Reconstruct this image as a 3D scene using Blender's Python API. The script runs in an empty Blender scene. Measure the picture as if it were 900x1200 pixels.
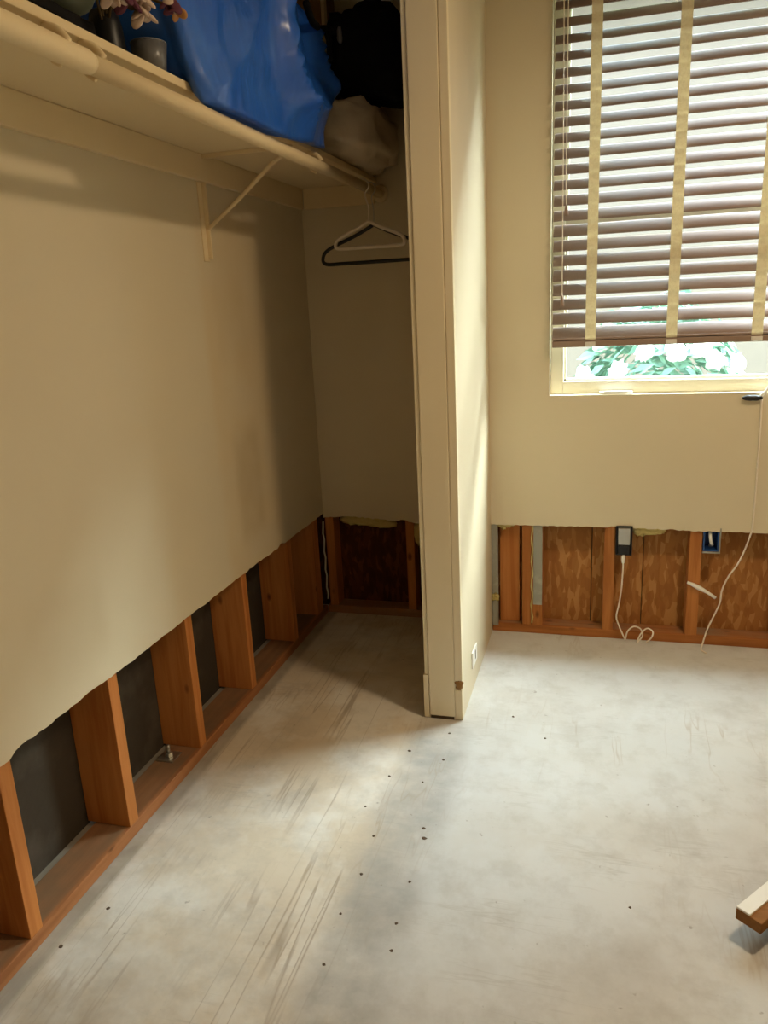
import bpy, bmesh, math, random
from mathutils import Vector, Matrix, noise
random.seed(7)
S = bpy.context.scene
C = S.collection

# ------------------------------------------------------------------ camera, sky, light, exposure
yaw, pitch, roll, F = 0.2815, 0.2644, -0.0492, 898.0
fw = Vector((-math.sin(yaw) * math.cos(pitch), math.cos(yaw) * math.cos(pitch), -math.sin(pitch)))
r0 = Vector((math.cos(yaw), math.sin(yaw), 0)); u0 = r0.cross(fw)
rr = math.cos(roll) * r0 + math.sin(roll) * u0
uu = -math.sin(roll) * r0 + math.cos(roll) * u0
cd = bpy.data.cameras.new('camera'); cam = bpy.data.objects.new('camera', cd); C.objects.link(cam)
M = Matrix((rr, uu, -fw)).transposed().to_4x4(); M.translation = Vector((1.2497, 0, 1.4322))
cam.matrix_world = M
cd.sensor_fit = 'HORIZONTAL'; cd.sensor_width = 36; cd.lens = F / 900 * 36; cd.clip_start = 0.05
S.camera = cam

FILL_LAMP = 6.5         # unseen fill added behind the camera, shaped like the ceiling lamp
SKY = 11.0            # overcast daylight outside
LAMP = 25.0         # warm ceiling lamp
w = bpy.data.worlds.new('sky'); S.world = w; w.use_nodes = True
bg = w.node_tree.nodes['Background']
bg.inputs['Strength'].default_value = SKY
# overcast sky: brightest overhead, a third of that at the horizon, the same all the way round
_n = w.node_tree.nodes; _l = w.node_tree.links
_tc = _n.new('ShaderNodeTexCoord'); _sx = _n.new('ShaderNodeSeparateXYZ'); _cr = _n.new('ShaderNodeValToRGB')
_l.new(_tc.outputs['Generated'], _sx.inputs[0]); _l.new(_sx.outputs['Z'], _cr.inputs['Fac']); _l.new(_cr.outputs['Color'], bg.inputs['Color'])
_e = _cr.color_ramp.elements
_e[0].position = 0; _e[0].color = (.20, .25, .30, 1); _e[1].position = 1; _e[1].color = (.74, .88, 1, 1)
S.view_settings.view_transform = 'Standard'; S.view_settings.look = 'None'
S.view_settings.exposure = 0.0; S.view_settings.gamma = 1.0; S.view_settings.use_curve_mapping = False

# window opening (x range, z range) in the wall that faces the camera
WX0, WX1, WZ0, WZ1 = 1.052, 2.62, 1.045, 2.50
D = 3.1735                     # stud face plane of that wall
DW = D - 0.0127                # drywall face
CB = 3.25                      # back of the closet
ROOM_R, ROOM_F, CEIL = 2.95, -1.7, 2.66
pl = bpy.data.lights.new('window_portal', 'AREA'); pl.shape = 'RECTANGLE'
pl.size = WX1 - WX0; pl.size_y = WZ1 - WZ0; pl.cycles.is_portal = True
po = bpy.data.objects.new('window_portal', pl); C.objects.link(po)
po.location = ((WX0 + WX1) / 2, 3.40, (WZ0 + WZ1) / 2); po.rotation_euler = (math.radians(-90), 0, 0)
LX, LY = 2.05, 1.67
# veiled sun, high to the right outside the window: its glow is spread wide by thin cloud
SUN = 58.0
sd = bpy.data.lights.new('veiled_sun', 'SUN'); sd.energy = SUN; sd.angle = math.radians(48); sd.color = (.88, .95, 1)
so = bpy.data.objects.new('veiled_sun', sd); C.objects.link(so); so.location = (6, 8, 10)
so.rotation_euler = Vector((2.2, 1.0, 2.9)).to_track_quat('Z', 'Y').to_euler()

# ------------------------------------------------------------------ materials
def srgb(r, g, b):
    f = lambda c: ((c / 255 + .055) / 1.055) ** 2.4 if c > 10 else c / 255 / 12.92
    return (f(r), f(g), f(b), 1)

class Mat:
    def __init__(s, name, col, rough=.6, spec=.3, metal=0):
        s.m = bpy.data.materials.new(name); s.m.use_nodes = True
        s.nt = s.m.node_tree; s.b = s.nt.nodes['Principled BSDF']
        s.b.inputs['Base Color'].default_value = col if len(col) == 4 else (*col, 1)
        s.b.inputs['Roughness'].default_value = rough
        s.b.inputs['Specular IOR Level'].default_value = spec
        s.b.inputs['Metallic'].default_value = metal
        s._tc = None; s.colsock = None; s.base = s.b.inputs['Base Color'].default_value[:]
    def n(s, t, **k):
        nd = s.nt.nodes.new(t)
        for a, v in k.items(): setattr(nd, a, v)
        return nd
    def l(s, a, b): s.nt.links.new(a, b)
    def tc(s):
        if s._tc is None: s._tc = s.n('ShaderNodeTexCoord').outputs['Object']
        return s._tc
    def mapping(s, scale, rot=(0, 0, 0), loc=(0, 0, 0)):
        m = s.n('ShaderNodeMapping'); m.inputs['Scale'].default_value = scale
        m.inputs['Rotation'].default_value = rot; m.inputs['Location'].default_value = loc
        s.l(s.tc(), m.inputs['Vector']); return m.outputs['Vector']
    def noise(s, scale, detail=4, rough=.55, vec=None, dist=0):
        t = s.n('ShaderNodeTexNoise'); t.inputs['Scale'].default_value = scale
        t.inputs['Detail'].default_value = detail; t.inputs['Roughness'].default_value = rough
        t.inputs['Distortion'].default_value = dist
        s.l(vec or s.tc(), t.inputs['Vector']); return t.outputs['Fac']
    def ramp(s, fac, stops):
        r = s.n('ShaderNodeValToRGB'); e = r.color_ramp.elements
        while len(e) < len(stops): e.new(.5)
        for i, (p, v) in enumerate(stops):
            e[i].position = p; e[i].color = (v, v, v, 1) if not hasattr(v, '__len__') else v
        s.l(fac, r.inputs['Fac']); return r.outputs['Color']
    def math(s, op, a, b=None, c=None):
        m = s.n('ShaderNodeMath', operation=op)
        for i, x in enumerate((a, b, c)):
            if x is None: continue
            if isinstance(x, (int, float)): m.inputs[i].default_value = x
            else: s.l(x, m.inputs[i])
        return m.outputs[0]
    def sep(s):
        x = s.n('ShaderNodeSeparateXYZ'); s.l(s.tc(), x.inputs[0]); return x.outputs
    def band(s, v, lo, hi, soft):
        a = s.n('ShaderNodeMapRange', interpolation_type='SMOOTHSTEP'); s.l(v, a.inputs[0])
        a.inputs[1].default_value = lo - soft; a.inputs[2].default_value = lo + soft
        b = s.n('ShaderNodeMapRange', interpolation_type='SMOOTHSTEP'); s.l(v, b.inputs[0])
        b.inputs[1].default_value = hi - soft; b.inputs[2].default_value = hi + soft
        b.inputs[3].default_value = 1; b.inputs[4].default_value = 0
        return s.math('MULTIPLY', a.outputs[0], b.outputs[0])
    def mix(s, fac, col, mode='MIX'):
        m = s.n('ShaderNodeMix', data_type='RGBA', blend_type=mode)
        s.l(fac, m.inputs['Factor'])
        if s.colsock is None: m.inputs['A'].default_value = s.base
        else: s.l(s.colsock, m.inputs['A'])
        m.inputs['B'].default_value = col if len(col) == 4 else (*col, 1)
        s.colsock = m.outputs['Result']; s.l(s.colsock, s.b.inputs['Base Color']); return s
    def bump(s, h, strength=.3, dist=.003):
        b = s.n('ShaderNodeBump'); b.inputs['Strength'].default_value = strength
        b.inputs['Distance'].default_value = dist
        s.l(h, b.inputs['Height']); s.l(b.outputs['Normal'], s.b.inputs['Normal']); return s

def paint(name, col, scuff=True):
    m = Mat(name, col, .62, .25)
    m.mix(m.ramp(m.noise(1.6, 3), [(.4, 0), (.75, .35)]), tuple(c * .86 for c in col[:3]))
    m.bump(m.noise(70, 3), .12, .002)
    return m

WALLCOL = srgb(212, 199, 170)
M_wall = paint('wall_paint', WALLCOL)
# large orange-tinted patch, then smaller scuffs and stains, on the closet side wall
M_left = paint('wall_paint_patchy_scuffed', WALLCOL)
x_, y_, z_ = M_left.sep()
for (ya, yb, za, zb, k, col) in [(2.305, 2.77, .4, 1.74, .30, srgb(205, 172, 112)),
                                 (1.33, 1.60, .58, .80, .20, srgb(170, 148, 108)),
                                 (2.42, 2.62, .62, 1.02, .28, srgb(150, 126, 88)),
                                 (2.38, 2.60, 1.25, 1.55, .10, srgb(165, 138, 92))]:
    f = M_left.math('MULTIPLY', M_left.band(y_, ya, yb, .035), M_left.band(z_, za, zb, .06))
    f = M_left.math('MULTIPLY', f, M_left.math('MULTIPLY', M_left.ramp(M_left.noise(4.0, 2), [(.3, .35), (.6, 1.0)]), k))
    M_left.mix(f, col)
M_gyp = Mat('gypsum_core', srgb(225, 218, 200), .9, .1)
M_trim = paint('trim_paint', srgb(226, 212, 180))
M_shelf = paint('shelf_paint', srgb(226, 206, 166))
M_ceil = paint('ceiling_paint', srgb(232, 226, 212))

def wood(name, base, dark, axis=2, rough=.7):
    m = Mat(name, base, rough, .2)
    sc = [28, 28, 28]; sc[axis] = 1.6
    g = m.noise(1.0, 5, .6, m.mapping(tuple(sc)), .6)
    m.mix(m.ramp(g, [(.38, 0), (.62, .75)]), dark)
    v = m.n('ShaderNodeTexVoronoi'); v.inputs['Scale'].default_value = 1.0
    s2 = [11, 11, 11]; s2[axis] = 5.5
    m.l(m.mapping(tuple(s2)), v.inputs['Vector'])
    m.mix(m.ramp(v.outputs['Distance'], [(.06, .9), (.14, 0)]), tuple(c * .3 for c in dark[:3]))   # knots
    m.mix(m.ramp(m.noise(3.0, 3), [(.5, 0), (.8, .35)]), tuple(c * .5 for c in base[:3]))
    m.bump(g, .3, .002)
    return m
M_stud = wood('stud_wood', srgb(198, 130, 70), srgb(168, 98, 44))
M_stud2 = wood('stud_wood_pale', srgb(186, 122, 66), srgb(150, 88, 40))
M_platel = wood('plate_wood', srgb(172, 116, 74), srgb(138, 88, 52), 1)
M_platel.mix(M_platel.math('MULTIPLY', M_platel.ramp(M_platel.noise(5, 4), [(.3, .3), (.65, .85)]),
             M_platel.band(M_platel.sep()[0], -.3, -.012, .008)), srgb(118, 96, 72))          # dust on top, its colour darkened to stand for shade in the bays
M_plateb = wood('plate_wood_back', srgb(176, 112, 60), srgb(140, 84, 40), 0)
M_plateb.mix(M_plateb.math('MULTIPLY', M_plateb.ramp(M_plateb.noise(6, 4), [(.35, .1), (.7, .8)]),
             M_plateb.band(M_plateb.sep()[1], D + .012, 4, .008)), srgb(152, 130, 104))
def osb(name, a, b, c):
    m = Mat(name, a, .75, .2)
    for i, (col, rot) in enumerate([(b, .5), (c, -.7), (b, 1.3)]):
        v = m.n('ShaderNodeTexVoronoi'); v.inputs['Scale'].default_value = 1.0
        m.l(m.mapping((55, 55, 17), (0, rot, 0), (i * 3.1, i * 1.7, i)), v.inputs['Vector'])
        m.mix(m.ramp(v.outputs['Color'], [(.55, 0), (.62, .75)]), col)
    m.bump(m.noise(40, 4), .4, .003)
    return m
M_osb = osb('strand_board', srgb(166, 112, 60), srgb(150, 98, 50), srgb(188, 138, 82))
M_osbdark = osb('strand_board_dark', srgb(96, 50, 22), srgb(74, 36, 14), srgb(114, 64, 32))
M_felt = Mat('black_sheathing', srgb(62, 54, 44), .8, .2)
M_felt.mix(M_felt.ramp(M_felt.noise(5, 5), [(.5, 0), (.75, .6)]), srgb(96, 88, 78)).bump(M_felt.noise(9, 4), .5, .01)
M_insul = Mat('foam_insulation', srgb(206, 186, 120), .9, .1); M_insul.bump(M_insul.noise(60, 4), .8, .01)
M_strip = Mat('grey_strip', srgb(150, 148, 136), .55, .3)
M_strip.mix(M_strip.ramp(M_strip.noise(14, 4), [(.55, 0), (.7, .5)]), srgb(186, 182, 168))
M_conc = Mat('bare_concrete', srgb(142, 136, 124), .9, .1)

# floor: slab with white paint overspray, tan stains, trowel lines and the grey band of an old wall line
M_floor = Mat('floor_slab', srgb(216, 204, 186), .62, .3)
m = M_floor; x_, y_, z_ = m.sep()
m.mix(m.ramp(m.noise(1.3, 5, .6), [(.38, 0), (.68, .8)]), srgb(188, 170, 142))
m.mix(m.ramp(m.noise(2.6, 5, .65, m.mapping((1, 1, 1), (0, 0, .4), (4, 2, 0))), [(.46, 0), (.60, .8)]), srgb(224, 220, 212))
m.mix(m.math('MULTIPLY', m.band(x_, .76, 9, .12), m.ramp(m.noise(1.5, 5, .6, m.mapping((1, 1, 1), (0, 0, 0), (9, 0, 0))), [(.2, .55), (.7, .9)])), srgb(204, 206, 207))  # cool daylight on the room side, put into the slab colour
band = m.math('MULTIPLY', m.band(x_, .655, .85, .045), m.band(y_, .7, 2.38, .12))
m.mix(m.math('MULTIPLY', band, m.ramp(m.noise(5, 5, .65), [(.3, .15), (.62, .85)])), srgb(158, 156, 152))
ln = m.noise(1.0, 2, .5, m.mapping((16, .55, 1), (0, 0, .03)))
lines = m.ramp(ln, [(.485, 0), (.50, 1), (.515, 0)])
m.mix(m.math('MULTIPLY', m.math('MULTIPLY', lines, m.band(x_, -.2, .68, .05)), m.ramp(m.noise(2.3, 2), [(.42, 0), (.6, .55)])), srgb(128, 104, 74))
ln2 = m.noise(1.0, 3, .6, m.mapping((1.3, 13, 1), (0, 0, -.38)))
m.mix(m.math('MULTIPLY', m.ramp(ln2, [(.488, 0), (.50, 1), (.512, 0)]), m.ramp(m.noise(3.1, 2), [(.5, 0), (.66, .25)])), srgb(150, 142, 130))
ln3 = m.noise(1.0, 3, .6, m.mapping((10, 1.2, 1), (0, 0, -.5), (3, 8, 0)))
m.mix(m.math('MULTIPLY', m.ramp(ln3, [(.484, 0), (.50, 1), (.516, 0)]), m.ramp(m.noise(2.1, 2, .5, m.mapping((1, 1, 1), (0, 0, 0), (2, 5, 1))), [(.53, 0), (.66, .35)])), srgb(150, 122, 88))
m.mix(m.math('MULTIPLY', m.band(x_, -.02, .045, .014), m.ramp(m.noise(7, 3), [(.3, .4), (.6, .9)])), srgb(150, 142, 128))
m.mix(m.ramp(m.noise(38, 3, .5), [(.70, 0), (.76, .5)]), srgb(120, 108, 92))
m.mix(m.ramp(m.noise(7, 7, .72), [(.36, .26), (.52, 0)]), srgb(158, 150, 138))
m.mix(m.ramp(m.noise(2.2, 6, .7, m.mapping((1, 1, 1), (0, 0, .9), (7, 1, 3))), [(.34, .35), (.5, 0)]), srgb(168, 162, 154))
m.bump(m.noise(26, 5, .6), .15, .003)
rg = m.ramp(m.noise(4, 4), [(.3, .5), (.7, .78)]); m.l(rg, m.b.inputs['Roughness'])

M_vinyl = Mat('window_vinyl', srgb(226, 220, 200), .4, .4)
M_slat = Mat('blind_slat', srgb(146, 126, 118), .5, .3)
sl = M_slat.noise(1, 4, .6, M_slat.mapping((2, 40, 40)))
M_slat.mix(M_slat.ramp(sl, [(.4, 0), (.7, .25)]), srgb(128, 108, 98))
M_rail = Mat('blind_rail', srgb(140, 118, 104), .5, .3)
M_tape = Mat('blind_tape', srgb(230, 220, 192), .85, .1)
M_tape.mix(M_tape.ramp(M_tape.noise(120, 2), [(.45, 0), (.6, .3)]), srgb(190, 174, 132))
_t = M_tape.n('ShaderNodeBsdfTranslucent'); _x = M_tape.n('ShaderNodeMixShader'); _x.inputs[0].default_value = .35
_t.inputs['Color'].default_value = srgb(232, 222, 190); M_tape.l(M_tape.b.outputs[0], _x.inputs[1]); M_tape.l(_t.outputs[0], _x.inputs[2])
M_tape.l(_x.outputs[0], M_tape.nt.nodes['Material Output'].inputs['Surface'])
M_clip = Mat('clear_clip', srgb(214, 208, 200), .3, .5)
M_cord = Mat('white_cord', srgb(228, 216, 198), .6, .3)
M_black = Mat('black_plastic', srgb(24, 24, 26), .4, .4)
M_blackcloth = Mat('black_cloth', srgb(20, 19, 20), .85, .15)
M_blackcloth.bump(M_blackcloth.noise(30, 4), .4, .006)
M_metal = Mat('zinc_metal', srgb(190, 188, 180), .35, .5, .9)
M_white = Mat('white_plastic', srgb(238, 236, 228), .4, .4)
M_bluebox = Mat('blue_plastic', srgb(34, 74, 132), .45, .4)
M_hangw = Mat('hanger_white', srgb(226, 214, 196), .45, .4)
M_tarp = Mat('blue_woven_plastic', srgb(34, 92, 190), .28, .6)
M_tarp.mix(M_tarp.ramp(M_tarp.noise(7, 4), [(.45, 0), (.7, .4)]), srgb(66, 122, 206))
M_tarp.bump(M_tarp.noise(6, 3, .5, M_tarp.mapping((1, 1.5, .7), (.5, .3, 0))), .5, .03)
M_pillow = Mat('pillow_cloth', srgb(206, 190, 162), .9, .1)
M_pillow.bump(M_pillow.noise(8, 4), .4, .02)
M_green = Mat('felt_grey_green', srgb(134, 138, 122), .8, .2)
M_green.mix(M_green.ramp(M_green.noise(14, 4), [(.4, 0), (.7, .5)]), srgb(98, 108, 92))
M_cup = Mat('smoky_plastic', srgb(104, 104, 106), .35, .6)
M_petal = Mat('petal_cream', srgb(196, 174, 158), .8, .1)
M_petalp = Mat('petal_plum', srgb(98, 58, 72), .8, .1)
M_petalo = Mat('petal_apricot', srgb(196, 146, 96), .8, .1)
M_stem = Mat('dry_stem', srgb(92, 78, 54), .8, .1)
M_card = Mat('brown_board', srgb(150, 112, 66), .8, .2)
M_cream = Mat('cream_batten', srgb(222, 202, 160), .6, .3)
M_darkbin = Mat('dark_grey_block', srgb(52, 56, 58), .6, .3)
M_boardbrown = wood('board_brown', srgb(150, 104, 56), srgb(110, 72, 34), 0)
M_leaf = Mat('leaf_green', srgb(128, 160, 142), .6, .3)
M_stucco = Mat('pale_stucco', (.295, .222, .19, 1), .9, .1)
M_stucco.mix(M_stucco.ramp(M_stucco.noise(2.2, 4), [(.4, 0), (.7, .3)]), (.25, .188, .16))
M_clump = Mat('clump_white', srgb(244, 246, 240), .8, .2)
M_ground = Mat('garden_ground', srgb(150, 160, 130), .9, .1)
M_hole = Mat('hole_dark', srgb(92, 80, 68), .9, .05)
M_globe = Mat('lamp_globe', (1, .9, .75), .4, .3)
M_globe.b.inputs['Emission Color'].default_value = (1, .8, .55, 1); M_globe.b.inputs['Emission Strength'].default_value = 3
gm = bpy.data.materials.new('window_glass'); gm.use_nodes = True; nt = gm.node_tree; nt.nodes.clear()
o_ = nt.nodes.new('ShaderNodeOutputMaterial'); mx = nt.nodes.new('ShaderNodeMixShader'); fr = nt.nodes.new('ShaderNodeMath'); lw = nt.nodes.new('ShaderNodeLayerWeight'); pw = nt.nodes.new('ShaderNodeMath')
tr = nt.nodes.new('ShaderNodeBsdfTransparent'); gl = nt.nodes.new('ShaderNodeBsdfGlossy')
tr.inputs['Color'].default_value = (.93, .98, .96, 1); gl.inputs['Roughness'].default_value = .03; pw.operation = 'POWER'; pw.inputs[1].default_value = 5.0; fr.operation = 'MULTIPLY_ADD'; fr.inputs[1].default_value = .55; fr.inputs[2].default_value = .03; lw.inputs['Blend'].default_value = .5
nt.links.new(lw.outputs['Facing'], pw.inputs[0]); nt.links.new(pw.outputs[0], fr.inputs[0])
nt.links.new(fr.outputs[0], mx.inputs[0]); nt.links.new(tr.outputs[0], mx.inputs[1]); nt.links.new(gl.outputs[0], mx.inputs[2]); nt.links.new(mx.outputs[0], o_.inputs[0])

# ------------------------------------------------------------------ mesh helpers
def mat(m): return m.m if isinstance(m, Mat) else m
def obj(name, bm, m, parent=None, smooth=False, kind=None):
    me = bpy.data.meshes.new(name); bmesh.ops.recalc_face_normals(bm, faces=bm.faces[:])
    if smooth:
        for f in bm.faces: f.smooth = True
    bm.to_mesh(me); bm.free()
    o = bpy.data.objects.new(name, me); C.objects.link(o)
    for k in (m if isinstance(m, (list, tuple)) else [m]): me.materials.append(mat(k))
    if parent: o.parent = parent
    if kind: o['kind'] = kind
    return o
def struct(name, bm, m, label=None):
    o = obj(name, bm, m); o['kind'] = 'structure'
    o['label'] = label or name.replace('_', ' '); return o
def tag(o, label, cat, group=None):
    o['label'] = label; o['category'] = cat
    if group: o['group'] = group
    return o
def thing(name, label, cat, loc=(0, 0, 0), group=None):
    # the Empty marks the base; parts are written in world coordinates, so the offset is undone on them
    o = bpy.data.objects.new(name, None); C.objects.link(o); o.location = loc; o.empty_display_size = .05
    return tag(o, label, cat, group)
def part(name, bm, m, parent, smooth=False):
    p = parent; off = Vector((0, 0, 0))
    while p is not None: off += Vector(p.location); p = p.parent
    bmesh.ops.translate(bm, verts=bm.verts[:], vec=-off)
    return obj(name, bm, m, parent, smooth)
def box(x0, x1, y0, y1, z0, z1, bev=0, bm=None):
    b = bmesh.new()
    bmesh.ops.create_cube(b, size=1)
    for v in b.verts:
        v.co = Vector(((x0 + x1) / 2 + v.co.x * (x1 - x0), (y0 + y1) / 2 + v.co.y * (y1 - y0), (z0 + z1) / 2 + v.co.z * (z1 - z0)))
    if bev: bmesh.ops.bevel(b, geom=b.edges[:], offset=bev, segments=2, affect='EDGES', profile=.6)
    if bm is None: return b
    me = bpy.data.meshes.new('tmp'); b.to_mesh(me); b.free(); bm.from_mesh(me); bpy.data.meshes.remove(me); return bm
def spline(pts, n=8):
    P = [Vector(p) for p in pts]; out = []
    for i in range(len(P) - 1):
        a, b, c, d = P[max(i - 1, 0)], P[i], P[i + 1], P[min(i + 2, len(P) - 1)]
        for k in range(n):
            t = k / n
            out.append(.5 * ((2 * b) + (c - a) * t + (2 * a - 5 * b + 4 * c - d) * t * t + (3 * b - a - 3 * c + d) * t ** 3))
    out.append(P[-1]); return out
def tube(pts, r, seg=8, bm=None, closed=False):
    bm = bm or bmesh.new(); P = [Vector(p) for p in pts]; rings = []
    n = len(P); up = None
    for i, p in enumerate(P):
        t = (P[(i + 1) % n] - P[i - 1]) if closed else (P[min(i + 1, n - 1)] - P[max(i - 1, 0)])
        t.normalize()
        if up is None: up = Vector((0, 0, 1)) if abs(t.z) < .9 else Vector((1, 0, 0))
        a = up - t * up.dot(t)
        if a.length < 1e-4: a = t.orthogonal()
        a.normalize(); b = t.cross(a); up = a
        rad = r(i / max(n - 1, 1)) if callable(r) else r
        rings.append([bm.verts.new(p + (a * math.cos(q) + b * math.sin(q)) * rad) for q in [2 * math.pi * k / seg for k in range(seg)]])
    for i in range(n if closed else n - 1):
        A, B = rings[i], rings[(i + 1) % n]
        for k in range(seg): bm.faces.new((A[k], A[(k + 1) % seg], B[(k + 1) % seg], B[k]))
    if not closed: bm.faces.new(rings[0]); bm.faces.new(rings[-1])
    return bm
def lathe(prof, c, seg=24, bm=None):
    bm = bm or bmesh.new(); rings = []
    for (r, z) in prof:
        rings.append([bm.verts.new((c[0] + r * math.cos(2 * math.pi * k / seg), c[1] + r * math.sin(2 * math.pi * k / seg), c[2] + z)) for k in range(seg)])
    for A, B in zip(rings, rings[1:]):
        for k in range(seg): bm.faces.new((A[k], A[(k + 1) % seg], B[(k + 1) % seg], B[k]))
    bm.faces.new(rings[0]); bm.faces.new(rings[-1]); return bm
def blob(c, r, e=.7, seg=40, amp=.03, freq=3, seed=0, flat=None, shape=None):
    """rounded, lumpy solid: superellipsoid plus folds; flat = height it rests on"""
    bm = bmesh.new(); bmesh.ops.create_uvsphere(bm, u_segments=seg, v_segments=seg // 2, radius=1)
    f = lambda a: math.copysign(abs(a) ** e, a)
    for v in bm.verts:
        d = v.co.normalized(); p = Vector((f(d.x) * r[0], f(d.y) * r[1], f(d.z) * r[2]))
        q = Vector((d.x * freq + seed, d.y * freq, d.z * freq))
        k = noise.fractal(q, 1, 2, 4) * amp + (abs(noise.noise(q * .8 + Vector((5, 1, 2)))) ** .6 - .5) * amp
        p += d * k
        v.co = Vector(c) + p
        if shape: v.co = shape(v.co)
        if flat is not None and v.co.z < flat: v.co.z = flat + (v.co.z - flat) * .02
    return bm
def ragged(axis, a0, a1, face, back, ztop, zbot, step=.02, jag=.006, drops=()):
    """drywall sheet whose lower edge was cut by hand; slot 0 paint, slot 1 gypsum"""
    bm = bmesh.new(); n = max(2, int((a1 - a0) / step)); F_, B_ = [], []
    for i in range(n + 1):
        a = a0 + (a1 - a0) * i / n
        z = zbot(a) if callable(zbot) else zbot
        z += noise.noise(Vector((a * 3.3, 1.7, axis))) * jag * .7 + (random.random() - .5) * jag * .45 + (max(0, noise.noise(Vector((a * 14, 4.2, axis))) - .25)) * jag * 2
        P = lambda d, zz: (a, d, zz) if axis == 0 else (d, a, zz)
        F_.append((bm.verts.new(P(face, z)), bm.verts.new(P(face, ztop))))
        B_.append((bm.verts.new(P(back, z + .003)), bm.verts.new(P(back, ztop))))
    for i in range(n):
        bm.faces.new((F_[i][0], F_[i + 1][0], F_[i + 1][1], F_[i][1]))
        bm.faces.new((B_[i][0], B_[i + 1][0], B_[i + 1][1], B_[i][1]))
        g = bm.faces.new((F_[i][0], F_[i + 1][0], B_[i + 1][0], B_[i][0])); g.material_index = 1
        bm.faces.new((F_[i][1], F_[i + 1][1], B_[i + 1][1], B_[i][1]))
    for i in (0, n): bm.faces.new((F_[i][0], F_[i][1], B_[i][1], B_[i][0]))
    return bm
def join(*bms):
    out = bmesh.new()
    for b in bms:
        me = bpy.data.meshes.new('tmp'); b.to_mesh(me); b.free(); out.from_mesh(me); bpy.data.meshes.remove(me)
    return out

# ------------------------------------------------------------------ the room shell
floor = struct('floor', box(-.33, ROOM_R + .1, ROOM_F - .1, CB + .13, -.12, 0), M_floor, 'bare slab floor with white paint overspray and tan stains')
struct('ceiling', box(-.33, ROOM_R + .1, ROOM_F - .1, CB + .13, CEIL, CEIL + .1), M_ceil, 'plain off-white ceiling')
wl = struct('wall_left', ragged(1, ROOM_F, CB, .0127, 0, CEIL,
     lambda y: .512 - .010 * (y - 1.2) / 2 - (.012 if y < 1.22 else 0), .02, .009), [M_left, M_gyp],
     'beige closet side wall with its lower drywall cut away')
wb = struct('wall_back', join(
     ragged(0, .81, WX0, DW, D, CEIL, .500, .012, .009),
     ragged(0, WX1, ROOM_R, DW, D, CEIL, .495, .012, .009),
     ragged(0, WX0, WX1, DW, D, WZ0, lambda x: .500 - .012 * max(0, x - 1.6), .012, .009),
     box(WX0, WX1, DW, D, WZ1, CEIL)), [M_wall, M_gyp], 'beige window wall with its lower drywall cut away')
wc = struct('wall_closet', ragged(0, .0127, .69, CB, CB + .0127, CEIL, lambda x: .478 + .01 * math.sin(x * 9), .012, .014), [M_wall, M_gyp],
            'beige closet back wall with its lower drywall cut away')
struct('wall_right', box(ROOM_R, ROOM_R + .1, ROOM_F, CB + .13, 0, CEIL), M_wall, 'plain beige wall out of view to the right')
struct('wall_front', box(-.33, ROOM_R + .1, ROOM_F - .1, ROOM_F, 0, CEIL), M_wall, 'plain beige wall behind the camera')

# partition between closet and room, open jamb end towards the camera
PX0, PX1, PY = .69, .81, 2.392
wp = struct('wall_partition', box(PX0, PX1, PY, CB + .0125, 0, CEIL - .001), M_wall, 'beige stub wall between the closet and the room')
obj('jamb_board', box(PX0 + .004, PX1 - .026, PY - .007, PY + .0005, .014, CEIL - .002, .0025), M_trim, wp)
obj('corner_bead', box(PX1 - .024, PX1 + .002, PY - .004, PY + .02, .155, CEIL - .002, .002), M_trim, wp)
obj('corner_stub', box(PX1 - .025, PX1 + .001, PY - .0045, PY + .02, .004, .118, .003), M_trim, wp)
obj('chipped_plaster', blob((PX1 - .010, PY + .001, .137), (.013, .007, .020), .8, 16, .008, 6, 3), M_card, wp, True)
obj('jamb_edge', box(PX0 - .012, PX0 + .003, PY - .002, PY + .02, .17, CEIL - .002, .002), M_trim, wp)
obj('baseboard_stub', box(PX0 - .017, PX0 + .002, PY - .006, PY + .05, .004, .168, .002), M_trim, wp)
obj('shadow_gap', box(PX0 + .006, PX1 - .03, PY - .0015, PY + .001, 0, .014), M_hole, wp)

# left wall framing: two-by-six studs on a sill plate, black sheathing behind
FD = .14
obj('sill_plate', box(-.115, 0, ROOM_F, CB + .012, 0, .038, .0025), M_platel, wl)
obj('slab_edge', box(-FD, -.116, ROOM_F, CB + .012, 0, .030), M_conc, wl)
STY = [.772, 1.179, 1.585, 1.992, 2.398, 2.835]
for y in STY:
    o = obj('stud', box(-FD, -.0005, y, y + .041, .0385, 1.9 if y > 5 else .66, .002), M_stud, wl)
o = obj('stud', box(-FD, -.0005, 3.13, 3.20, .0385, .66, .002), M_stud, wl)
for a, b in [(ROOM_F, 1.59), (1.594, CB + .1)]:
    obj('sheathing_panel', box(-FD - .014, -FD - .001, a, b, 0, CEIL - .005), M_felt, wl)

# window wall framing: two-by-four studs, strand board behind
BD = .089
obj('sill_plate', box(.812, ROOM_R - .002, D, D + BD, 0, .038, .0025), M_plateb, wb)
for a, b, top in [(.942, .981, .66), (.983, 1.028, .66), (1.281, 1.325, .66), (1.614, 1.661, .66), (1.95, 1.99, .66), (2.29, 2.33, .66), (2.63, 2.67, .66)]:
    obj('stud', box(a, b, D + .0005, D + BD, .0385, top, .002), M_stud2, wb)
obj('cripple_board', box(.842, .928, D + .035, D + BD, .0385, .62, .002), M_stud, wb)
obj('corner_strip', box(.8125, .838, D - .008, D + .01, .03, .52, .001), M_strip, wb)
obj('edge_strip', box(.990, 1.0275, D - .0035, D, .137, .52, .001), M_strip, wb)
obj('glue_bead', tube([(.984 + .003 * math.sin(k * 1.7), D - .002, .05 + k * .028) for k in range(17)], lambda t: .0035 + .0015 * math.sin(t * 40), 6), M_insul, wb, True)
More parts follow.
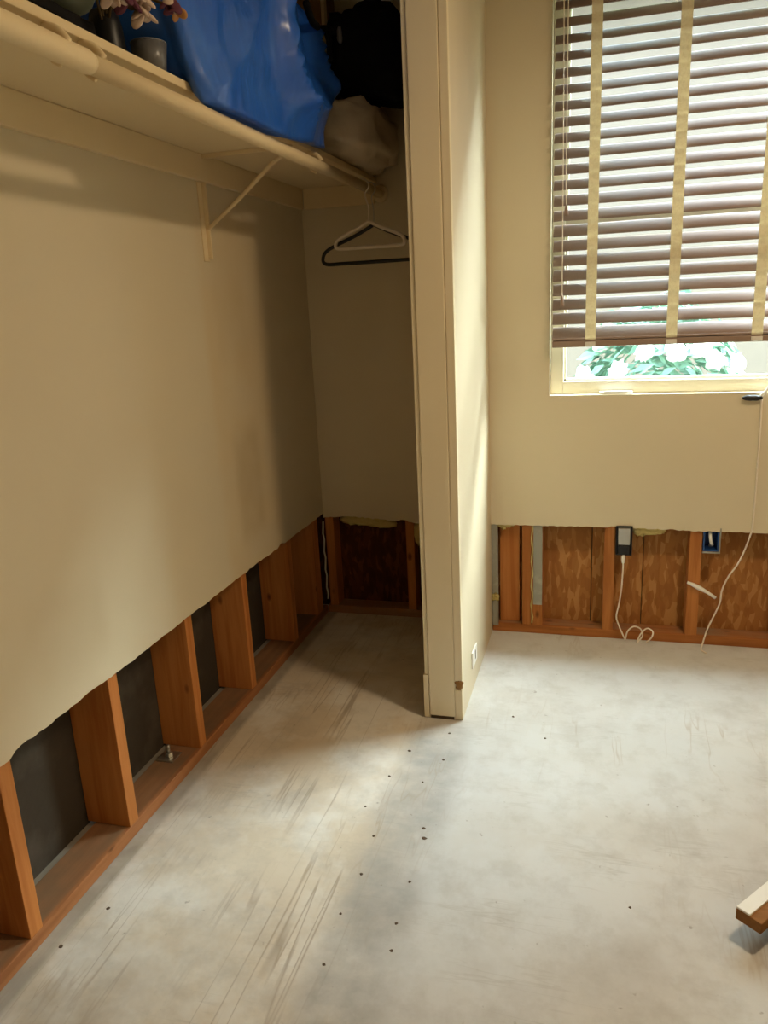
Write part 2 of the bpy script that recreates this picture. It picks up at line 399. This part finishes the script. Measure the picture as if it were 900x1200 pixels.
for a, b in [(.70, 1.229), (1.233, 1.440), (1.444, 2.2), (2.204, ROOM_R)]:
    dy = .006 if 1.2 < a < 1.4 else 0
    obj('sheathing_panel', box(a, b, D + BD + .001 - dy, D + BD + .014 - dy, 0, .72), M_osb, wb)
def tuft(parent, c, r, seed): obj('insulation_tuft', blob(c, r, .9, 20, .012, 5, seed), M_insul, parent, True)
tuft(wb, (.868, D + .006, .500), (.042, .012, .018), 1)
tuft(wb, (.862, D + .004, .488), (.012, .008, .014), 12)
tuft(wb, (1.455, D + .012, .490), (.070, .014, .024), 2)
tuft(wb, (1.42, D + .012, .478), (.022, .012, .016), 4)
tuft(wb, (.828, D - .012, .165), (.018, .006, .016), 5)

# closet back framing
obj('sill_plate', box(.002, .689, CB + .013, CB + .013 + BD, 0, .038, .0025), M_plateb, wc)
for a, b in [(.015, .055), (.405, .443)]:
    obj('stud', box(a, b, CB + .0135, CB + .013 + BD, .0385, .66, .002), M_stud, wc)
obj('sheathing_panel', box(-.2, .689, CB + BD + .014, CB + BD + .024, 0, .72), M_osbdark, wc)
obj('glue_bead', tube([(.004 + .003 * math.sin(k * 2.1), CB + .009, .07 + k * .03) for k in range(14)], .004, 6), M_gyp, wc, True)
tuft(wc, (.20, CB + .03, .466), (.12, .014, .026), 6); tuft(wc, (.30, CB + .03, .452), (.06, .014, .022), 7)
tuft(wc, (.49, CB + .02, .415), (.05, .016, .065), 8)
# nail holes of the old closet wall line, two rows in the slab
for (x, y, r) in [(.67, 1.74, .006), (.80, 1.80, .007), (.81, 1.76, .009), (.68, 1.59, .006), (.81, 1.59, .006), (.81, 1.45, .006), (.82, 1.37, .006),
                  (.68, 1.30, .006), (.67, 1.45, .005), (.09, 1.34, .007), (.05, 1.21, .008), (.79, 2.14, .006), (.78, 2.30, .006), (.67, 2.17, .007), (.75, 2.01, .005),
                  (.64, 2.02, .006), (1.10, 2.33, .005), (.61, 1.86, .005), (.98, 2.45, .006), (1.35, 1.62, .005)]:
    bm = bmesh.new(); bmesh.ops.create_cone(bm, cap_ends=True, segments=9, radius1=r * .7, radius2=r * .4, depth=.003)
    for v in bm.verts: v.co = Vector((x + v.co.x * random.uniform(.7, 1.5), y + v.co.y, .0012 + v.co.z * .8))
    obj('nail_hole', bm, M_hole, floor)

# window: returns, vinyl frame, glass
GY = 3.245
win = struct('window_1', join(
    box(WX0 - .012, WX0, DW + .001, GY + .06, WZ0 - .012, WZ1 + .012), box(WX1, WX1 + .012, DW + .001, GY + .06, WZ0 - .012, WZ1 + .012),
    box(WX0, WX1, DW + .001, GY + .06, WZ0 - .012, WZ0), box(WX0, WX1, DW + .001, GY + .06, WZ1, WZ1 + .012)), M_trim, 'window recess returns')
fz0, fz1, fx0, fx1 = WZ0, WZ1, WX0, WX1
obj('window_frame', join(box(fx0, fx0 + .052, GY - .03, GY + .03, fz0, fz1, .004), box(fx1 - .052, fx1, GY - .03, GY + .03, fz0, fz1, .004),
    box(fx0 + .05, fx1 - .05, GY - .029, GY + .03, fz0, fz0 + .050, .004), box(fx0 + .05, fx1 - .05, GY - .029, GY + .03, fz1 - .05, fz1, .004),
    box(fx0 + .05, fx1 - .05, GY - .012, GY + .028, fz0 + .05, fz0 + .060, .002), box(fx0 + .05, fx0 + .062, GY - .012, GY + .028, fz0 + .05, fz1 - .05, .002)), M_vinyl, win)
obj('meeting_rail', box(fx0 + .05, fx1 - .05, GY - .016, GY + .026, 1.690, 1.742, .003), M_vinyl, win)
obj('pane', box(fx0 + .05, fx1 - .05, GY + .004, GY + .008, fz0 + .05, fz1 - .05), gm, win)
obj('latch', join(box(1.245, 1.372, GY - .062, GY - .031, WZ0 + .0005, WZ0 + .011, .003), box(1.262, 1.355, GY - .066, GY - .060, WZ0 - .004, WZ0 + .013, .002)), M_white, win)
# closure of the outer shell around the window so that daylight enters only through it
struct('wall_outside', join(box(-.33, .66, CB + .125, CB + .16, -.1, CEIL), box(.62, .66, D + BD + .016, CB + .16, -.1, CEIL), box(.66, WX0 - .012, D + BD + .016, D + BD + .05, -.1, CEIL), box(WX1 + .012, ROOM_R, D + BD + .016, D + BD + .05, 0, CEIL),
    box(WX0 - .012, WX1 + .012, D + BD + .016, D + BD + .05, 0, WZ0 - .012), box(WX0 - .012, WX1 + .012, D + BD + .016, D + BD + .05, WZ1 + .012, CEIL)), M_felt, 'outer skin of the window wall')

# ------------------------------------------------------------------ blind
BX0, BX1, BY = WX0 + .012, WX1 - .010, DW - .026
bl = thing('window_blind', 'half raised pale wooden slat blind with wide cloth tapes in the window', 'blind', (1.84, BY, 1.237))
TILT = math.radians(40); SW, PITCH = .0635, .0535
z = 1.292; k = 0; slat_me = None
while z < WZ1 - .07:
    bm = bmesh.new(); n = 6; sec = []
    for i in range(n + 1):
        s = (i / n - .5); c = .004 * (1 - (2 * s) ** 2)
        sec.append((s * SW, c))
    ring = [(s, c + .0014) for s, c in sec] + [(s, c - .0014) for s, c in reversed(sec)]
    L = []
    for x in (BX0, BX1):
        L.append([bm.verts.new((x - 1.84, s, c)) for s, c in ring])
    N = len(ring)
    for i in range(N): bm.faces.new((L[0][i], L[0][(i + 1) % N], L[1][(i + 1) % N], L[1][i]))
    bm.faces.new(L[0]); bm.faces.new(L[1])
    if slat_me is None:
        o = obj('slat', bm, M_slat, bl, True); slat_me = o.data
    else:
        bm.free(); o = bpy.data.objects.new('slat', slat_me); C.objects.link(o); o.parent = bl
    t = TILT + (.06 if k == 7 else .02 * math.sin(k * 2.3)); o.rotation_euler = (t, 0, random.uniform(-.0012, .0012))
    o.location = (0, random.uniform(-.001, .001), z - 1.237); z += PITCH; k += 1
part('bottom_rail', box(BX0, BX1, BY - .026, BY + .026, 1.237, 1.262, .004), M_rail, bl)
part('stacked_slat', box(BX0, BX1, BY - .029, BY + .029, 1.264, 1.272, .002), M_rail, bl)
part('head_rail', box(BX0, BX1, BY - .022, BY + .03, WZ1 - .058, WZ1 - .004, .003), M_slat, bl)
for x in [1.207 + .292 * i for i in range(5)]:
    bm = bmesh.new(); pv = None; zz = 1.262; hw = .019; nn = 200
    for i in range(nn + 1):
        zz = 1.262 + (WZ1 - .06 - 1.262) * i / nn
        yy = BY - .0285 + .0022 * math.sin((zz - 1.292) / PITCH * 2 * math.pi)
        cur = (bm.verts.new((x - hw, yy, zz)), bm.verts.new((x + hw, yy, zz)), bm.verts.new((x - hw, yy - .001, zz)), bm.verts.new((x + hw, yy - .001, zz)))
        if pv:
            bm.faces.new((pv[0], pv[1], cur[1], cur[0])); bm.faces.new((pv[2], pv[3], cur[3], cur[2]))
            bm.faces.new((pv[0], pv[2], cur[2], cur[0])); bm.faces.new((pv[1], pv[3], cur[3], cur[1]))
        pv = cur
    tp = part('ladder_tape', bm, M_tape, bl)
    part('tape_clip', box(x - hw, x + hw, BY - .034, BY - .024, 1.240, 1.256, .002), M_clip, tp)
for xa, zb, nm in [(1.109, 1.735, 0), (1.098, 1.412, 1)]:
    cdx = part('lift_cord', tube([(xa - .004 * nm, BY - .038, WZ1 - .06), (xa, BY - .038, 1.9), (xa + .002, BY - .037, zb)], .0016, 6), M_cord, bl)
    part('tassel', lathe([(.003, .020), (.006, .006), (.008, -.012), (.007, -.020)], (xa + .002, BY - .037, zb), 10), M_rail, cdx, True)

# ------------------------------------------------------------------ ceiling lamp and added fill lamp (out of view, light the room)
def ceiling_lamp(x, y, watts, label):
    lamp = thing('ceiling_lamp', label, 'lamp', (x, y, CEIL), 'ceiling lamps')
    part('lamp_base', lathe([(.13, -.02), (.14, -.008), (.14, -.001)], (x, y, CEIL), 32), M_metal, lamp, True)
    part('lamp_shade', lathe([(.004, -.058), (.05, -.055), (.085, -.044), (.11, -.030), (.115, -.0205)], (x, y, CEIL), 32), M_globe, lamp, True)
    ld = bpy.data.lights.new('lamp_light', 'AREA'); ld.shape = 'DISK'; ld.size = .26; ld.energy = watts; ld.color = (1, .77, .50)
    lo = bpy.data.objects.new('lamp_light', ld); C.objects.link(lo); lo.parent = lamp; lo.location = (0, 0, -.066)
ceiling_lamp(LX, LY, LAMP, 'round flush ceiling lamp nearest the window')
ceiling_lamp(2.5, -.9, FILL_LAMP, 'unseen round flush lamp added behind the camera as fill')  # added fill for the studs and jamb, no fixture known here

# ------------------------------------------------------------------ closet shelf, rod, bracket
SZ0, SZ1, SX = 1.912, 1.931, .347
sh = thing('closet_shelf', 'long cream painted closet shelf across the left wall', 'shelf', (.0127, 1.0, SZ0))
part('board', box(.0128, SX, ROOM_F + .002, CB - .001, SZ0, SZ1, .003), M_shelf, sh)
part('wall_cleat', box(.0128, .030, ROOM_F + .002, CB - .019, 1.832, SZ0 - .0005, .003), M_shelf, sh)
part('end_cleat', box(.0305, SX - .01, CB - .018, CB - .0005, 1.832, SZ0 - .0005, .003), M_shelf, sh)
RX, RZ = .362, 1.869
rod = thing('hanging_rod', 'cream closet hanging rod running along the front of the shelf', 'rod', (RX, 1.0, RZ - .02))
part('thick_tube', tube([(RX, ROOM_F + .002, RZ), (RX, 1.318, RZ), (RX, 1.332, RZ)], lambda t: .0212 if t < .9 else .0185, 20), M_shelf, rod, True)
part('thin_tube', tube([(RX, 1.30, RZ), (RX, CB - .012, RZ)], .0182, 20), M_shelf, rod, True)
part('end_flange', lathe([(.032, 0), (.034, .004), (.03, .010)], (0, 0, 0), 20), M_shelf, rod, True)
fl = [o for o in rod.children if o.name.startswith('end_flange')][0]
for v in fl.data.vertices:
    q = Vector(v.co) + Vector((RX, 1.0, RZ - .02)); v.co = Vector((RX - RX + q.x, CB - .002 - q.z, q.y)) - Vector((RX, 1.0, RZ - .02)) + Vector((RX, 0, RZ)) * 1
for y in (1.255, 1.352, 2.50):
    part('rod_hook', tube(spline([(SX - .012, y, SZ0 - .002), (RX - .004, y, SZ0 - .010), (RX + .009, y, RZ + .021), (RX + .016, y, RZ + .012)], 6), .0075, 10), M_shelf, rod, True)
    part('rod_saddle', tube(spline([(SX - .03, y, SZ0 - .001), (RX - .030, y, RZ + .012), (RX - .022, y, RZ - .010), (RX - .004, y, RZ - .0225)], 6), .004, 8), M_shelf, rod, True)
BRY = 2.372
br = thing('shelf_bracket', 'cream metal shelf bracket with a diagonal brace on the left wall', 'bracket', (.0127, BRY, 1.59))
part('wall_plate_strip', box(.013, .0165, BRY - .030, BRY + .006, 1.592, 1.831, .001), M_shelf, br)
part('wall_flange', box(.0166, .030, BRY - .004, BRY + .004, 1.60, 1.831, .001), M_shelf, br)
part('top_arm', box(.0305, .330, BRY - .010, BRY + .010, SZ0 - .013, SZ0 - .0006, .001), M_shelf, br)
part('brace', tube([(.022, BRY, 1.69), (.15, BRY, 1.78), (.262, BRY, 1.866), (.318, BRY, 1.896)], .0065, 8), M_shelf, br, True)

# ------------------------------------------------------------------ hangers
def hanger(name, label, xc, y, zbar, half, zap, r, m, tilt=0):
    t = thing(name, label, 'hanger', (xc, y, zbar), 'hangers on the closet rod')
    pts = [(xc, y, zap), (xc + half * .35, y, zap - (zap - zbar) * .26), (xc + half * .86, y, zbar + (zap - zbar) * .42), (xc + half * .99, y, zbar + (zap - zbar) * .2),
           (xc + half * .94, y, zbar + .002), (xc + half * .6, y, zbar), (xc, y, zbar), (xc - half * .6, y, zbar), (xc - half * .94, y, zbar + .002),
           (xc - half * .99, y, zbar + (zap - zbar) * .2), (xc - half * .86, y, zbar + (zap - zbar) * .42), (xc - half * .35, y, zap - (zap - zbar) * .26)]
    part('hanger_body', tube(spline(pts + [pts[0]], 6)[:-1], r, 8, closed=True), m, t, True)
    cz = RZ + .0005
    hk = [(xc, y, zap), (xc + .002, y, zap + .05), (RX + .006, y, cz - .034)] + [(RX + .0235 * math.cos(a), y, cz + .0235 * math.sin(a)) for a in [math.radians(d) for d in (-55, -20, 20, 60, 100, 140, 180, 205)]]
    part('hook', tube(spline(hk, 5), .0022 if m is not M_hangw else .003, 8), M_metal if m is not M_hangw else m, t, True)
hanger('clothes_hanger', 'small cream plastic hanger in front on the closet rod', .378, 3.00, 1.648, .140, 1.742, .0072, M_hangw)
hanger('clothes_hanger', 'wide black hanger behind the small cream one on the closet rod', .372, 3.09, 1.598, .222, 1.737, .0072, M_black)

# ------------------------------------------------------------------ things on the shelf
def blue_bag():
    bm = bmesh.new(); nu, nv = 200, 60; rings = []
    for j in range(nv + 1):
        v = j / nv; ring = []
        for i in range(nu):
            t = 4.0 * i / nu; sd_ = int(t); q_ = (t - sd_) * 2 - 1      # walk round a square, then round its corners
            X, Y = [(1, q_), (-q_, 1), (-1, -q_), (q_, -1)][sd_]
            nrm = (abs(X) ** 7 + abs(Y) ** 7) ** (1 / 7); X /= nrm; Y /= nrm
            y0 = 1.73 - .27 * v ** .8; y1 = 2.585 + .17 * v
            cy, hy = (y0 + y1) / 2, (y1 - y0) / 2
            y = cy + hy * Y
            s = min(1, max(0, (y - 2.36) / .10)); s = s * s * (3 - 2 * s)
            top = 2.56 * (1 - s) + 2.27 * s
            xf = .405 + .035 * math.sin(math.pi * min(1, v * 1.4)) - .05 * v - .01 * s; xb = .10
            x = (xf + xb) / 2 + (xf - xb) / 2 * X
            over = min(1, max(0, (x - .335) / .03))
            zb = 1.934 - .045 * over * (1 - .7 * max(0, (y - 2.2) / .3))
            z = zb + (top - zb) * v
            # folds: long slanted creases plus small crumple
            p = Vector((y, z, x))
            q = y * .9 + z * .55 + noise.noise(p * 3.2) * .22
            f1 = (1 - abs(math.sin(q * 6.0))) ** 2.2
            f2 = (1 - abs(math.sin((y * .7 - z * 1.0 + noise.noise(p * 2.5 + Vector((3, 3, 3))) * .25) * 9))) ** 2.5
            k = .066 * (f1 - .3) + .026 * (f2 - .3) + .008 * noise.fractal(p * 9, 1, 2, 3)
            k *= min(1, v * 6 + .15)
            nx, ny = (X, Y * .5); ln_ = math.hypot(nx, ny) or 1
            x += nx / ln_ * k; y += ny / ln_ * k
            if x < .35 and z < 1.934: z = 1.934
            ring.append(bm.verts.new((x, y, z)))
        rings.append(ring)
    for A, B in zip(rings, rings[1:]):
        for i in range(nu): bm.faces.new((A[i], A[(i + 1) % nu], B[(i + 1) % nu], B[i]))
    for R_ in (rings[0], rings[-1]):
        c = bm.verts.new(sum((q.co for q in R_), Vector()) / nu)
        for i in range(nu): bm.faces.new((R_[i], R_[(i + 1) % nu], c))
    return bm
bag = thing('tote_bag', 'large crumpled blue woven plastic tote hanging over the shelf front', 'bag', (.25, 2.1, SZ1))
part('sack', blue_bag(), M_tarp, bag, True)
part('strap', tube(spline([(.385, 2.43, 2.30), (.375, 2.50, 2.275), (.36, 2.60, 2.285), (.33, 2.69, 2.285), (.26, 2.74, 2.26)], 6), .011, 8), M_blackcloth, bag, True)
part('strap_tab', box(.376, .384, 2.62, 2.66, 2.20, 2.285, .003), M_blackcloth, bag)

pil = tag(obj('pillow', blob((.255, 2.985, 2.03), (.225, .265, .115), .6, 48, .025, 2.5, 4, None,
      lambda p: Vector((p.x, min(p.y, CB - .012), max(p.z, SZ1 + .002) if p.x < SX + .006 else max(p.z, 1.9)))), M_pillow, smooth=True),
      'rumpled beige pillow lying on the shelf behind the blue tote', 'pillow')
bb = thing('duffel_bag', 'slumped black cloth bag on the pillow at the shelf end', 'bag', (.40, 3.0, 2.155))
part('sack', blob((.43, 3.01, 2.285), (.165, .20, .165), .8, 44, .035, 2.2, 9, None,
      lambda p: Vector((p.x - (p.z - 2.26) * .12, p.y, max(p.z, 2.152 + (p.x - .43) * -.25)))), M_blackcloth, bb, True)
part('glint_lump', blob((.362, 2.815, 2.325), (.010, .010, .026), .8, 14, .002, 3, 1), M_cup, bb, True)  # grey lump standing in for a glint on the black cloth
part('strap', tube(spline([(.36, 2.83, 2.34), (.30, 2.80, 2.345), (.25, 2.84, 2.345), (.21, 2.90, 2.30)], 6), .014, 8), M_blackcloth, bb, True)
bx = thing('storage_box', 'brown board box with a cream batten standing on the beige pillow behind the blue tote', 'box', (.12, 3.12, 2.165))
part('carton', box(.035, .225, 3.03, 3.20, 2.165, 2.60, .004), M_card, bx)
part('batten', box(.226, .240, 3.03, 3.06, 2.18, 2.62, .002), M_cream, bx)

clut = tag(obj('dark_bundle', blob((.20, 1.345, 1.955), (.12, .16, .026), .7, 40, .008, 4, 14, SZ1 + .0005), M_blackcloth, smooth=True),
           'black cloth bundle lying on the left end of the shelf', 'bundle')
hat = thing('felt_hat', 'grey green rounded felt hat upside down on the black bundle', 'hat', (.22, 1.40, 1.988))
part('crown', lathe([(.004, 0), (.06, .003), (.10, .018), (.118, .05), (.12, .10), (.113, .10), (.10, .05)], (.22, 1.40, 1.988), 32), M_green, hat, True)
CUPH = .062
cup = thing('tumbler', 'smoky grey ribbed plastic cup beside the blue tote on the shelf', 'cup', (.300, 1.650, SZ1))
bm = bmesh.new(); seg = 40
prof = [(.002, .001), (.030, .001), (.037, CUPH), (.0345, CUPH), (.028, .006), (.002, .006)]; rings = []
for r_, z_0 in prof:
    rings.append([bm.verts.new((.300 + (r_ * (1 + .03 * (i % 2))) * math.cos(2 * math.pi * i / seg), 1.650 + (r_ * (1 + .03 * (i % 2))) * math.sin(2 * math.pi * i / seg), SZ1 + z_0)) for i in range(seg)])
for A, B in zip(rings, rings[1:]):
    for i in range(seg): bm.faces.new((A[i], A[(i + 1) % seg], B[(i + 1) % seg], B[i]))
part('cup_body', bm, M_cup, cup, True)
part('rim', tube([(.300 + .0365 * math.cos(a), 1.650 + .0365 * math.sin(a), SZ1 + CUPH) for a in [2 * math.pi * i / 28 for i in range(28)]], .002, 6, closed=True), M_cup, cup, True)
vs = thing('flower_vase', 'dark vase of drooping faded artificial flowers beside the blue tote', 'vase', (.240, 1.588, SZ1))
part('vase_body', lathe([(.002, .001), (.032, .001), (.038, .04), (.034, .085), (.028, .11), (.024, .112), (.026, .08)], (.240, 1.588, SZ1), 24), M_black, vs, True)
def flower(tip, col, sc, seed, m2=None):
    rnd = random.Random(seed); st = part('stem', tube(spline([(.240, 1.588, SZ1 + .06), (.29 + rnd.uniform(-.01, .01), 1.588 + (tip[1] - 1.588) * .5, tip[2] + .05), tip], 6), .003, 6), M_stem, vs, True)
    for i in range(5):
        a = i * 2 * math.pi / 5 + seed; d = Vector((math.cos(a) * .5, math.sin(a), -.55 + rnd.uniform(-.3, .3))).normalized()
        b = bmesh.new(); bmesh.ops.create_uvsphere(b, u_segments=10, v_segments=6, radius=1)
        q = Vector((0, 0, 1)).rotation_difference(d)
        for v in b.verts:
            v.co = q @ Vector((v.co.x * .012 * sc, v.co.y * .005 * sc, (v.co.z + .9) * .020 * sc)) + Vector(tip)
        part('petal', b, col if i % 2 or not m2 else m2, st, True)
flower((.37, 1.420, 2.005), M_petal, .9, 1)
flower((.38, 1.500, 2.002), M_petal, 1.0, 2)
flower((.39, 1.490, 2.020), M_petal, .8, 3)
flower((.42, 1.540, 2.028), M_petal, .9, 4, M_petalp)
flower((.42, 1.562, 2.016), M_petalo, .8, 5, M_petalp)
flower((.36, 1.47, 2.035), M_stem, 1.0, 6, M_petal)
flower((.38, 1.45, 2.015), M_stem, 1.1, 7, M_petalp)

# ------------------------------------------------------------------ window wall electrics and cables
ob = thing('outlet_box', 'black electrical box with a silver plug adapter on the second stud under the window', 'outlet', (1.363, D, .38))
part('box_shell', join(box(1.3265, 1.331, D - .022, D + .05, .385, .510, .001), box(1.386, 1.391, D - .022, D + .05, .385, .510, .001),
     box(1.331, 1.386, D + .045, D + .05, .385, .510), box(1.331, 1.386, D - .022, D + .045, .385, .390), box(1.331, 1.386, D - .022, D + .045, .505, .510)), M_black, ob)
part('silver_face', box(1.3345, 1.3825, D - .030, D + .03, .432, .504, .004), M_metal, ob)
part('adapter', box(1.3345, 1.3825, D - .033, D + .03, .3905, .4315, .005), M_black, ob)
cb = thing('power_cable', 'thin white cable hanging from the black outlet box and coiled on the plate', 'cable', (1.37, D - .02, .02))
part('plug', lathe([(.006, -.016), (.008, -.004), (.008, .012), (.005, .018)], (1.358, D - .028, .370), 12), M_white, cb, True)
pts = [(1.358, D - .028, .358), (1.357, D - .027, .30), (1.354, D - .026, .235), (1.347, D - .026, .17), (1.338, D - .022, .11), (1.352, D - .02, .065), (1.372, D - .02, .018),
       (1.378, D - .022, .012), (1.386, D - .018, .045), (1.410, D - .012, .066), (1.438, D - .014, .058), (1.446, D - .02, .03), (1.432, D - .024, .008), (1.426, D - .03, .006), (1.440, D - .02, .04), (1.464, D - .014, .062), (1.487, D - .016, .05), (1.482, D - .022, .025), (1.462, D - .03, .006)]
part('cord', tube(spline(pts, 8), .0032, 8), M_cord, cb, True)
bxb = thing('junction_box', 'blue plastic electrical box beside the third stud under the window', 'outlet', (1.69, D, .41))
part('box_shell', join(box(1.6625, 1.668, D - .012, D + .06, .412, .512, .001), box(1.716, 1.7215, D - .012, D + .06, .412, .512, .001),
     box(1.668, 1.716, D + .055, D + .06, .412, .512), box(1.668, 1.716, D - .012, D + .055, .412, .417), box(1.668, 1.716, D - .012, D + .055, .507, .512)), M_bluebox, bxb)
part('wire', tube(spline([(1.695, D + .05, .50), (1.688, D, .48), (1.692, D - .004, .45), (1.70, D + .02, .43), (1.694, D + .04, .42)], 6), .006, 8), M_white, bxb, True)
part('rim', join(box(1.660, 1.724, D - .015, D - .0125, .405, .411), box(1.722, 1.727, D - .015, D - .0125, .405, .51)), M_strip, bxb)
c2 = thing('antenna_cable', 'thin white cable falling down the wall from the window sill to the floor', 'cable', (1.67, D - .03, 0))
part('cord', tube(spline([(1.832, DW - .006, 1.02), (1.836, DW - .0045, .95), (1.838, DW - .0045, .75), (1.838, DW - .0045, .56), (1.833, DW - .006, .492), (1.800, DW - .008, .38), (1.762, DW - .010, .31),
     (1.742, DW - .012, .252), (1.738, DW - .012, .20), (1.724, DW - .012, .155), (1.698, DW - .016, .085), (1.680, DW - .03, .02), (1.674, DW - .05, .0045), (1.69, DW - .08, .004)], 8), .0034, 8), M_cord, c2, True)
clp = thing('cable_clip', 'small dark clip with a white lead at the sill end of the cable', 'clip', (1.80, DW - .01, 1.01))
part('clip_body', blob((1.800, DW - .013, 1.028), (.036, .012, .011), .8, 18, .003, 3, 2), M_black, clp, True)
part('lead', tube(spline([(1.828, DW - .012, 1.034), (1.842, DW - .014, 1.05), (1.86, DW - .012, 1.075), (1.885, DW - .012, 1.10)], 6), .006, 8), M_white, clp, True)
sc_ = tag(obj('plaster_scrap', tube([(1.612, D - .007, .274), (1.635, D - .008, .265), (1.66, D - .008, .252), (1.69, D - .010, .236), (1.722, D - .012, .214)], lambda t: .006 + .004 * math.sin(t * 9) ** 2, 8), M_white, smooth=True),
      'white strip of plaster stuck across the third stud', 'scrap')
wpl = thing('wall_plate', 'small white wall plate low on the side of the stub wall', 'plate', (PX1, 2.65, .08))
part('cover', box(PX1 + .0002, PX1 + .006, 2.600, 2.700, .095, .160, .002), M_white, wpl)
part('slot', box(PX1 + .0058, PX1 + .0066, 2.652, 2.664, .112, .146), M_hole, wpl)
bt = thing('anchor_bolt', 'zinc anchor bolt with a square washer on the left sill plate', 'bolt', (-.078, 1.925, .038))
part('washer', box(-.108, -.048, 1.895, 1.955, .0383, .043, .001), M_metal, bt)
part('nut', lathe([(.013, .0432), (.0135, .046), (.0135, .053), (.012, .055)], (-.078, 1.925, 0), 6), M_metal, bt)
part('shank', lathe([(.007, .0552), (.007, .080), (.005, .083)], (-.078, 1.925, 0), 12), M_metal, bt, True)

# board offcut on a dark block, lower right
pl_ = thing('board_offcut', 'white faced brown board offcut tilted on a dark block at the right edge', 'board', (1.72, 1.60, .05))
a = math.radians(50)
ux, uy = Vector((math.cos(a), math.sin(a), 0)), Vector((-math.sin(a), math.cos(a), 0))
def obox(c, l, wd, h, m_, name, parent, bev=.002, tz=0):
    b = box(-l / 2, l / 2, -wd / 2, wd / 2, -h / 2, h / 2, bev)
    Rm = Matrix.Rotation(a, 4, 'Z') @ Matrix.Rotation(tz, 4, 'X')
    for v in b.verts: v.co = Rm @ v.co + Vector(c)
    return part(name, b, m_, parent)
obox((1.702, 1.704, .085), .36, .032, .005, M_white, 'white_face', pl_, .001)
obox((1.712, 1.695, .0685), .36, .060, .028, M_boardbrown, 'brown_core', pl_)
bk = tag(obj('dark_block', box(1.652, 1.90, 1.50, 1.66, .0005, .0535, .004), M_darkbin), 'dark grey block on the floor under the tilted board', 'block')

# ------------------------------------------------------------------ garden beyond the window
struct('ground_outside', box(-6, 10, 3.6, 16, -.5, -.4), M_ground, 'pale garden ground beyond the window')
def shrub(cx, cy, rx, rz, seed, label):
    rnd = random.Random(seed); t = thing('garden_shrub', label, 'shrub', (cx, cy, -.4), 'shrubs beyond the window')
    bm = bmesh.new()
    for i in range(1500):
        d = Vector((rnd.gauss(0, 1), rnd.gauss(0, 1), rnd.gauss(0, 1))).normalized() * rnd.uniform(.7, 1.02)
        c = Vector((cx + d.x * rx, cy + d.y * rx * .7, -.4 + rz + d.z * rz)); s = rnd.uniform(.05, .11)
        n_ = (d + Vector((rnd.uniform(-1, 1), rnd.uniform(-1, 1), rnd.uniform(0, 1))) * .8).normalized(); q = Vector((0, 0, 1)).rotation_difference(n_)
        P = [q @ Vector(p) + c for p in ((-s, 0, 0), (0, s * .45, .006), (s, 0, -.01), (0, -s * .45, .006))]
        bm.faces.new([bm.verts.new(p) for p in P])
    o = part('foliage', bm, M_leaf, t); o['kind'] = 'stuff'
    part('trunk', tube([(cx, cy, -.4), (cx + .02, cy, .0), (cx, cy, -.4 + rz)], .04, 8), M_stem, t)
    for i in range(14):
        an, el = rnd.uniform(math.pi * 1.05, math.pi * 1.95), rnd.uniform(-.3, .8)
        c = Vector((cx + math.cos(an) * math.cos(el) * rx, cy + math.sin(an) * math.cos(el) * rx * .72, -.4 + rz + math.sin(el) * rz))
        part('white_clump', blob(c, (.085, .07, .075), 1, 14, .05, 4, i + seed), M_clump, t, True)  # white clumps over the house-facing side of the shrub
for i, (cx, cy, rx, rz, lb) in enumerate([(-.05, 7.0, .70, .85, 'leftmost pale shrub with white clumps outside the window'), (1.75, 7.4, .70, .92, 'pale shrub with white clumps outside, second from the left'),
                                          (3.5, 7.1, .70, .9, 'pale shrub with white clumps outside, at the right of the gap')]):
    shrub(cx, cy, rx, rz, 20 + i, lb)

nh = thing('house_backdrop', 'made-up pale pinkish house wall that colours the gaps between the blind slats', 'house', (2, 12, -.4))
part('wall', box(-9, 14, 11.5, 11.8, -.4, 5.0), M_stucco, nh)  # invented wall, toned to give the bright gaps between slats their colour
part('eave', box(-9.3, 14.3, 11.1, 12.1, 5.0, 5.2), M_stucco, nh)
